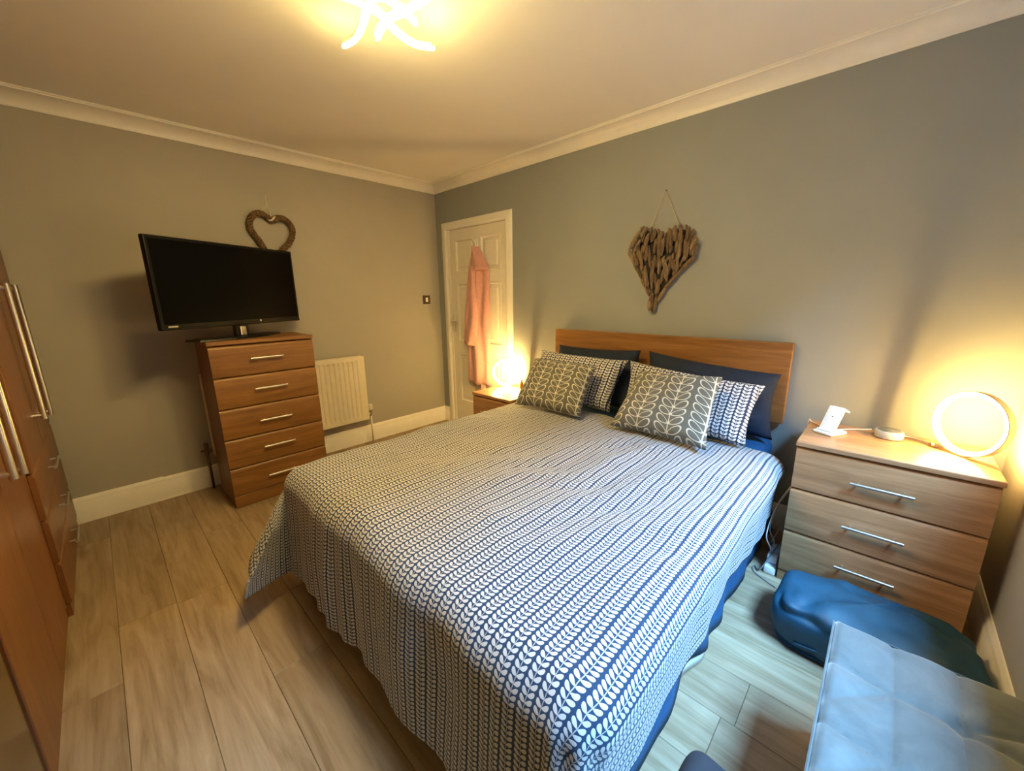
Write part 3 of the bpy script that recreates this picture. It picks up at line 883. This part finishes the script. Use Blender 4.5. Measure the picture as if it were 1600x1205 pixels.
def place_pad(name, label, cat, mat, BL, BR, TL, TR, th, seed, group=None, back=None, **kw):
    BL, BR, TL, TR = map(Vector, (BL, BR, TL, TR))
    w = ((BR - BL).length + (TR - TL).length) / 2; h = ((TL - BL).length + (TR - BR).length) / 2
    g, uv = pillow_mesh(w, h, th, seed=seed, **kw)
    e1 = (BR - BL).normalized()
    nn = (BR - BL).cross(TL - BL).normalized()
    out = []
    for (a, b, c) in g.v:
        s, t = a / w + .5, b / h + .5
        p_ = BL * (1 - s) * (1 - t) + BR * s * (1 - t) + TL * (1 - s) * t + TR * s * t
        out.append(tuple(p_ + nn * c))
    nf = len(g.v); g.v = out
    o = single(name, g, mat, label, cat, True, group, uv)
    if back:
        o.data.materials.append(back)
        for p_ in o.data.polygons:
            if p_.index >= len(g.f) // 2: p_.material_index = 1
    return o
# navy pillows leaning on the headboard
place_pad('pillow', 'navy pillow against the headboard on the door side', 'pillow', M['navy'],
          (1.64, -.235, .600), (2.36, -.235, .600), (1.655, -.125, .972), (2.31, -.125, .985), .13, 3, 'navy pillows')
place_pad('pillow', 'navy pillow against the headboard on the side of the low chest', 'pillow', M['navy'],
          (2.37, -.240, .600), (3.10, -.240, .600), (2.365, -.125, .985), (3.085, -.125, .925), .13, 9, 'navy pillows')
place_pad('pillow', 'navy and white leaf print pillow on the door side', 'pillow', M['pillow'],
          (1.58, -.435, .618), (2.255, -.400, .618), (1.600, -.265, .945), (2.305, -.275, .935), .14, 5, 'leaf print pillows')
place_pad('pillow', 'navy and white leaf print pillow on the side of the low chest', 'pillow', M['pillow'],
          (2.335, -.420, .618), (3.035, -.480, .618), (2.315, -.270, .935), (3.050, -.280, .885), .14, 12, 'leaf print pillows')
place_pad('cushion', 'grey cushion with cream leaf stems on the door side', 'cushion', M['cushion'],
          (1.725, -.705, .640), (2.205, -.650, .632), (1.675, -.440, .912), (2.190, -.455, .912), .13, 20, 'leaf stem cushions', M['cushion_back'], uo=(.16, .02))
place_pad('cushion', 'grey cushion with cream leaf stems on the side of the low chest', 'cushion', M['cushion'],
          (2.405, -.660, .634), (2.925, -.695, .634), (2.460, -.440, .918), (2.895, -.455, .938), .13, 27, 'leaf stem cushions', M['cushion_back'], uo=(.16, .01))

# ================================================================== CEILING LIGHT
cl = thing('ceiling_light', 'ceiling light of crossing curved glowing tubes', 'ceiling light', (2.17, -1.73, ZC))
mesh_obj('ceiling_plate', G().lathe([(.10, -.0003), (.10, -.016), (.094, -.022), (.0, -.022)], (2.17, -1.73, ZC), 32), M['white'], cl, SM)
curves = [
    [(1.973, -1.798, 2.315), (1.995, -1.740, 2.310), (2.006, -1.693, 2.305), (1.997, -1.643, 2.300), (1.963, -1.576, 2.300), (1.948, -1.489, 2.300), (1.983, -1.418, 2.300)],
    [(1.740, -1.676, 2.300), (1.815, -1.663, 2.300), (1.906, -1.679, 2.300), (1.989, -1.702, 2.305), (2.038, -1.709, 2.310), (2.072, -1.684, 2.310), (2.080, -1.645, 2.305), (2.078, -1.606, 2.300), (2.062, -1.553, 2.295)],
    [(1.900, -1.620, 2.285), (1.978, -1.637, 2.288), (2.041, -1.635, 2.290), (2.086, -1.611, 2.295), (2.134, -1.599, 2.300), (2.199, -1.595, 2.300), (2.277, -1.628, 2.300)],
]
cc = Vector((2.17, -1.73, 0))
allc = list(curves)
for cv in curves[:2]:
    allc.append([(2 * cc.x - a, 2 * cc.y - b, c - .004) for a, b, c in cv])
for cv in allc:
    pts = [Vector(q) for q in smoothpath(cv, 6)]
    lt = mesh_obj('light_tube', G().tube(pts, [.0085 if 0 < i < len(pts) - 1 else .006 for i in range(len(pts))], 10), M['lamp'], cl, True)
    P = []
    for i, q in list(enumerate(pts))[1:-1]:         # opaque channel the glowing strip is set in
        t = (pts[min(i + 1, len(pts) - 1)] - pts[max(i - 1, 0)]).normalized(); sd = t.cross(Vector((0, 0, 1))).normalized()
        P.append([(q + sd * a + Vector((0, 0, b)))[:] for a, b in ((-.0125, .0005), (-.0125, .0125), (.0125, .0125), (.0125, .0005), (.0115, .0005), (.0115, .0098), (-.0115, .0098), (-.0115, .0005))])
    mesh_obj('tube_channel', G().grid(P, True), M['white'], lt)
g = G().tube([(2.17, -1.73, ZC - .02), (2.17, -1.73, 2.318)], .008, 8)
for q in ((2.055, -1.705), (2.285, -1.755), (2.10, -1.64)): g.tube([(2.17, -1.73, 2.32), (q[0], q[1], 2.318)], .005, 8)
mesh_obj('tube_mount', g, M['steel'], cl, SM)

# ================================================================== RING LAMPS
def ring_lamp(label, c, nrm_, R_=.128, mat='ringlight'):
    n_ = Vector(nrm_).normalized(); t_ = Vector((0, 0, 1)).cross(n_).normalized(); u_ = n_.cross(t_)
    t = thing('ring_lamp', label, 'table lamp', (c[0], c[1], c[2]), 'glowing ring lamps')
    cen = Vector(c) + Vector((0, 0, R_ + .004))
    def sec(poly, N=72):
        P = []
        for k in range(N):
            a = 2 * PI * k / N; d = t_ * math.cos(a) + u_ * math.sin(a)
            P.append([(cen + d * r_ + n_ * h_)[:] for r_, h_ in poly])
        P.append(P[0])
        g = G(); m_ = len(poly)
        for k in range(N):
            pass
        vs_ = [q for row in P[:-1] for q in row]; fs_ = []
        for k in range(N):
            for j in range(m_):
                fs_.append((k * m_ + j, k * m_ + (j + 1) % m_, ((k + 1) % N) * m_ + (j + 1) % m_, ((k + 1) % N) * m_ + j))
        return g.add(vs_, fs_)
    mesh_obj('diffuser', sec([(R_ - .004, .008), (R_ - .010, .010), (R_ - .017, .008), (R_ - .019, 0), (R_ - .017, -.008), (R_ - .010, -.010), (R_ - .004, -.008)]), M[mat], t, True)
    mesh_obj('housing', sec([(R_, .0125), (R_, -.0125), (R_ - .0035, -.0125), (R_ - .0035, .0125)]), M['housing'], t, SM)
    b = Vector(c)
    g = G()
    poly = [(-.035, -.022), (.035, -.022), (.035, .022), (-.035, .022)]
    g.prism(poly, lambda a, d: (b + t_ * a + n_ * d + Vector((0, 0, .0006)))[:], lambda a, d: (b + t_ * a * .9 + n_ * d * .9 + Vector((0, 0, .006)))[:])
    mesh_obj('base', g, M['housing'], t)
    return t
ring_lamp('larger looking glowing ring lamp on the low chest of drawers', (3.735, -.250, NZ), (-.707, -.707, .06))
ring_lamp('glowing ring lamp on the small bedside table by the door', (1.118, -.155, NL), (.72, -.67, -.10), .124, 'ringlight_high')

# ================================================================== THINGS ON THE LOW CHEST
# phone charging stand
pc = thing('phone_stand', 'white phone charging stand on the low chest', 'phone stand', (3.325, -.26, NZ))
Rz = Matrix.Translation((3.322, -.262, NZ)) @ Matrix.Rotation(math.radians(-28), 4, 'Z')
g = G().box(-.042, .042, -.055, .05, .0005, .014, .005, 3).xform(Rz); mesh_obj('base', g, M['plastic'], pc, SM)
tl = Matrix.Translation((0, -.028, .010)) @ Matrix.Rotation(math.radians(-26), 4, 'X')
g = G().box(-.034, .034, -.004, .006, 0, .125, .004, 3).xform(Rz @ tl); bp = mesh_obj('back_plate', g, M['plastic'], pc, SM)
g = G().lathe([(.003, -.0045), (.003, -.0052)], (0, 0, .075), 10, 'y').xform(Rz @ tl); mesh_obj('logo_dot', g, M['puck_top'], bp)
g = G().box(-.034, .034, -.016, .0, 0, .008, .002).xform(Rz @ tl); mesh_obj('phone_lip', g, M['plastic'], pc, SM)
g = G().box(-.024, .024, .0, .055, .119, .127, .003, 2).xform(Rz @ tl); mesh_obj('watch_pad', g, M['plastic'], pc, SM)
g = G().box(-.012, .012, .002, .012, .0, .12, .003).xform(Rz @ tl); mesh_obj('rear_spine', g, M['plastic'], pc, SM)

# speaker puck
pk = thing('speaker_puck', 'round pale smart speaker on the low chest', 'speaker', (3.520, -.170, NZ))
mesh_obj('body', G().lathe([(.043, .0005), (.048, .004), (.0495, .016), (.048, .030), (.044, .035), (.0, .035)], (3.520, -.170, NZ), 36), M['puck'], pk, SM)
mesh_obj('top_cover', G().lathe([(.042, .0349), (.040, .0365), (.0, .0368)], (3.520, -.170, NZ), 36), M['puck_top'], pk, SM)

cord = G().tube(smoothpath([(3.560, -.140, NZ + .012), (3.600, -.125, NZ + .006), (3.64, -.155, NZ + .005), (3.655, -.178, NZ + .008)], 6), .0025, 6)
single('speaker_cable', cord, M['cable_white'], 'thin white cable behind the round speaker', 'cable', True)
cord = G().tube(smoothpath([(3.345, -.205, NZ + .006), (3.385, -.150, NZ + .0035), (3.43, -.115, NZ + .0035), (3.46, -.085, NZ + .0035)], 6), .0025, 6)
single('stand_cable', cord, M['cable_white'], 'thin white cable behind the phone stand', 'cable', True)
cord = G().tube(smoothpath([(3.300, -.205, NZ + .006), (3.265, -.16, NZ + .0035), (3.238, -.13, NZ + .0035), (3.222, -.11, NZ - .01), (3.218, -.10, .45), (3.19, -.14, .15), (3.17, -.30, .075)], 6), .0025, 6)
single('phone_stand_cable', cord, M['cable_white'], 'white cable running down behind the low chest beside the bed', 'cable', True)
ic = thing('inline_switch', 'small copper and cream lamp switch lying beside the ring lamp', 'switch', (3.67, -.19, NZ))
mesh_obj('switch_body', G().tube([(3.648, -.200, NZ + .0095), (3.662, -.196, NZ + .0095)], .009, 12), M['brass'], ic, SM)
mesh_obj('switch_sleeve', G().tube([(3.662, -.196, NZ + .0095), (3.692, -.187, NZ + .0095)], .0078, 12), M['cable_white'], ic, SM)
cord = G().tube(smoothpath([(3.692, -.187, NZ + .008), (3.715, -.195, NZ + .004), (3.735, -.215, NZ + .004), (3.738, -.236, NZ + .008)], 6), .0022, 6)
mesh_obj('switch_lead', cord, M['cable_white'], ic, True)

# bottles on the small table
def bottle(label, x, y_, r_, h, mat, capm):
    t = thing('bottle', label, 'bottle', (x, y_, NL), 'small bottles on the bedside table')
    mesh_obj('body', G().lathe([(r_ * .9, .0005), (r_, .004), (r_, h * .62), (r_ * .45, h * .74), (r_ * .42, h * .80)], (x, y_, NL), 16), mat, t, SM)
    mesh_obj('cap', G().lathe([(r_ * .55, h * .79), (r_ * .55, h), (r_ * .1, h)], (x, y_, NL), 14), capm, t, SM)
bottle('short amber bottle right beside the small ring lamp', 1.262, -.125, .016, .075, M['glass_amber'], M['brass'])
bottle('tall dark pointed bottle beside the striped pillow', 1.315, -.110, .014, .100, M['bottle_dark'], M['bottle_dark'])
bottle('squat cream bottle behind the small ring lamp', 1.215, -.075, .017, .060, M['ribbon'], M['brass'])

# ================================================================== FLOOR SIDE: power strip, bag, ottoman
ps = thing('power_strip', 'white extension block with plugs on the floor beside the low chest', 'power strip', (3.185, -.40, 0))
mesh_obj('block', G().box(3.176, 3.224, -.475, -.24, .0005, .040, .006, 2), M['plastic'], ps, SM)
for y_ in (-.42, -.34):
    pl = mesh_obj('plug', G().box(3.178, 3.222, y_ - .024, y_ + .024, .0405, .085, .008, 2), M['plastic'], ps, SM)
    mesh_obj('plug_lead', G().tube(smoothpath([(3.19, y_, .083), (3.185, y_ - .01, .12), (3.165, y_ - .03, .19), (3.175, y_ + .05, .30), (3.205, y_ + .2, .36)], 6), .003, 6), M['cable_white'], pl, True)
cord = G().tube(smoothpath([(3.222, -.34, .13), (3.20, -.42, .10), (3.165, -.49, .02), (3.135, -.45, .0035), (3.14, -.50, .0035), (3.20, -.54, .0035), (3.245, -.56, .0035)], 6), .003, 6)
single('floor_cable', cord, M['cable_grey'], 'thin dark cable looping on the floor by the bed head', 'cable', True)

def soft_box(x0, x1, y0, y1, z0, z1, e=.32, n=26, amp=.02, seed=0, freq=5):
    """rounded lumpy bag"""
    g = G(); P = []
    for i in range(n + 1):
        ph = -PI / 2 + PI * i / n; row = []
        for j in range(2 * n):
            th = 2 * PI * j / (2 * n)
            sg = lambda q, k: math.copysign(abs(q) ** k, q)
            x = sg(math.cos(ph), e) * sg(math.cos(th), e); y_ = sg(math.cos(ph), e) * sg(math.sin(th), e); z = sg(math.sin(ph), e)
            X = (x0 + x1) / 2 + x * (x1 - x0) / 2; Y = (y0 + y1) / 2 + y_ * (y1 - y0) / 2; Z = (z0 + z1) / 2 + z * (z1 - z0) / 2
            d = amp * nz3(X * freq + seed, Y * freq, Z * freq) + amp * .5 * abs(nz3(X * freq * 2.2, Y * freq * 2.2 + seed, Z * freq * 3)) - amp * .3
            k = 1 if Z > z0 + .02 else 0
            X += x * d * k; Y += y_ * d * k; Z += max(0, z) * d * 1.5
            row.append((X, Y, max(z0 + .001, Z)))
        P.append(row)
    g.grid(P, True); return g
bg = thing('storage_bag', 'stuffed blue fabric bag on the floor before the low chest', 'bag', (3.55, -.72, 0))
g = soft_box(3.275, 3.835, -.930, -.585, 0, .205, .36, 44, .030, 4, 3.4)
def crumple(q):
    x, y_, z = q
    f = min(1, max(0, (z - .02) / .06))
    # the packed cloth folds over itself along a slanting line near the top
    ln = z - (.165 - .13 * (x - 3.30) + .03 * nz3(x * 6, 1, 2)) - .35 * max(0, y_ + .90)
    gr = -.014 * math.exp(-(ln / .014) ** 2) + .016 * math.exp(-((ln - .035) / .03) ** 2)
    wr_ = .012 * (1 - abs(nz3(x * 7 + z * 5, y_ * 7, z * 9 - x * 4)) * 3) * .5
    n_ = Vector((x - 3.555, (y_ + .75) * 1.3, (z - .08) * 1.8)).normalized()
    d = (gr + wr_) * f
    return (x + n_.x * d, y_ + n_.y * d, max(.001, z + n_.z * d))
g.v = [crumple(q) for q in g.v]
mesh_obj('bag_body', g, M['bag'], bg, True)
g = G().tube(smoothpath([(x, -.915 + .012 * nz3(x * 9, 0, 0), .048 + .01 * math.sin(x * 15)) for x in np.linspace(3.36, 3.75, 8)], 4), .004, 6)
mesh_obj('bag_piping', g, M['bag'], bg, True)

OX_0, OX_1, OY0, OY1, OT = 3.462, 3.862, -2.02, -1.195, .420
ot = thing('ottoman', 'grey velvet storage ottoman with tufted lid', 'ottoman', (3.66, -1.6, 0))
mesh_obj('box_body', G().box(OX_0 + .008, OX_1 - .004, OY0 + .008, OY1 - .008, .0, .345, .012, 2), M['velvet'], ot, SM)
tufts = [(OX_0 + .122 + .112 * i, OY1 - .195 - .21 * k) for i in range(3) for k in range(-1, 4)]
tufts = [q for q in tufts if OX_0 + .05 < q[0] < OX_1 - .04 and OY0 + .1 < q[1] < OY1 - .08]
segs = []
xa, xb, xc_ = OX_0 + .122, OX_0 + .232, OX_0 + .34
yk = [OY1 - .19 - .2 * k for k in range(4)]
for k in range(4):
    segs += [((xa, yk[k]), (OX_0, yk[k] + .02)), ((xa, yk[k]), (xb, yk[k])), ((xb, yk[k]), (xc_, yk[k] + .06)), ((xb, yk[k]), (OX_1, yk[k] - .03))]
    if k < 3: segs += [((xb, yk[k]), (xb, yk[k + 1])), ((xa, yk[k]), (OX_0 + .02, yk[k] - .1))]
segs += [((xa, OY1), (xa, OY0)), ((xb, yk[0]), (xb + .01, OY1))]
def segd(px, py, a, b):
    ax_, ay_ = a; bx_, by_ = b; dx, dy = bx_ - ax_, by_ - ay_
    t = max(0, min(1, ((px - ax_) * dx + (py - ay_) * dy) / (dx * dx + dy * dy + 1e-9)))
    return math.hypot(px - ax_ - dx * t, py - ay_ - dy * t)
nx_, ny_ = 60, 120; P = []
for j in range(ny_ + 1):
    row = []
    for i in range(nx_ + 1):
        u, v = i / nx_, j / ny_
        x = OX_0 + u * (OX_1 - OX_0); y_ = OY0 + v * (OY1 - OY0)
        e = min(u * (OX_1 - OX_0), (1 - u) * (OX_1 - OX_0), v * (OY1 - OY0), (1 - v) * (OY1 - OY0))
        z = OT - .016 * max(0, 1 - e / .016) ** 2
        d = min(segd(x, y_, a, b) for a, b in segs)
        z -= .005 * math.exp(-(d / .005) ** 2) + .006 * math.exp(-(d / .03) ** 2)
        tt = min(math.hypot(x - xb, y_ - q) for q in yk); z -= .013 * math.exp(-(tt / .02) ** 2)
        z += .002 * nz3(x * 14, y_ * 14, 2)
        row.append((x, y_, z))
    P.append(row)
g = G().grid(P); W_ = nx_ + 1
rim = [i for i in range(W_)] + [j * W_ + nx_ for j in range(1, ny_ + 1)] + [ny_ * W_ + i for i in range(nx_ - 1, -1, -1)] + [j * W_ for j in range(ny_ - 1, 0, -1)]
o0 = len(g.v); g.v += [(g.v[i][0], g.v[i][1], .348) for i in rim]
m_ = len(rim)
for k in range(m_): g.f.append((rim[k], rim[(k + 1) % m_], o0 + (k + 1) % m_, o0 + k))
g.f.append(tuple(o0 + k for k in range(m_)))
lid = mesh_obj('lid', g, M['velvet'], ot, math.radians(60))
pp = [(OX_0, OY0), (OX_1, OY0), (OX_1, OY1), (OX_0, OY1)]
for zz in (.404,):
    mesh_obj('piping', G().tube([(a + (.001 if a > 3.6 else -.001), b, zz) for a, b in pp], .0035, 6, True), M['velvet'], lid)

nb = thing('holdall_bag', 'dark navy holdall bag on the floor left of the grey ottoman', 'bag', (3.34, -2.0, 0))
mesh_obj('bag_body', soft_box(3.270, 3.456, -2.33, -1.82, 0, .485, .28, 24, .010, 9, 5), M['holdall'], nb, True)
g = G().tube(smoothpath([(3.34, -1.98, .480), (3.345, -2.02, .51), (3.35, -2.10, .52), (3.35, -2.18, .51), (3.345, -2.22, .480)], 6), .008, 8)
mesh_obj('bag_handle', g, M['holdall'], nb, True)

for o in bpy.data.objects:
    if '_w' in o: del o['_w']
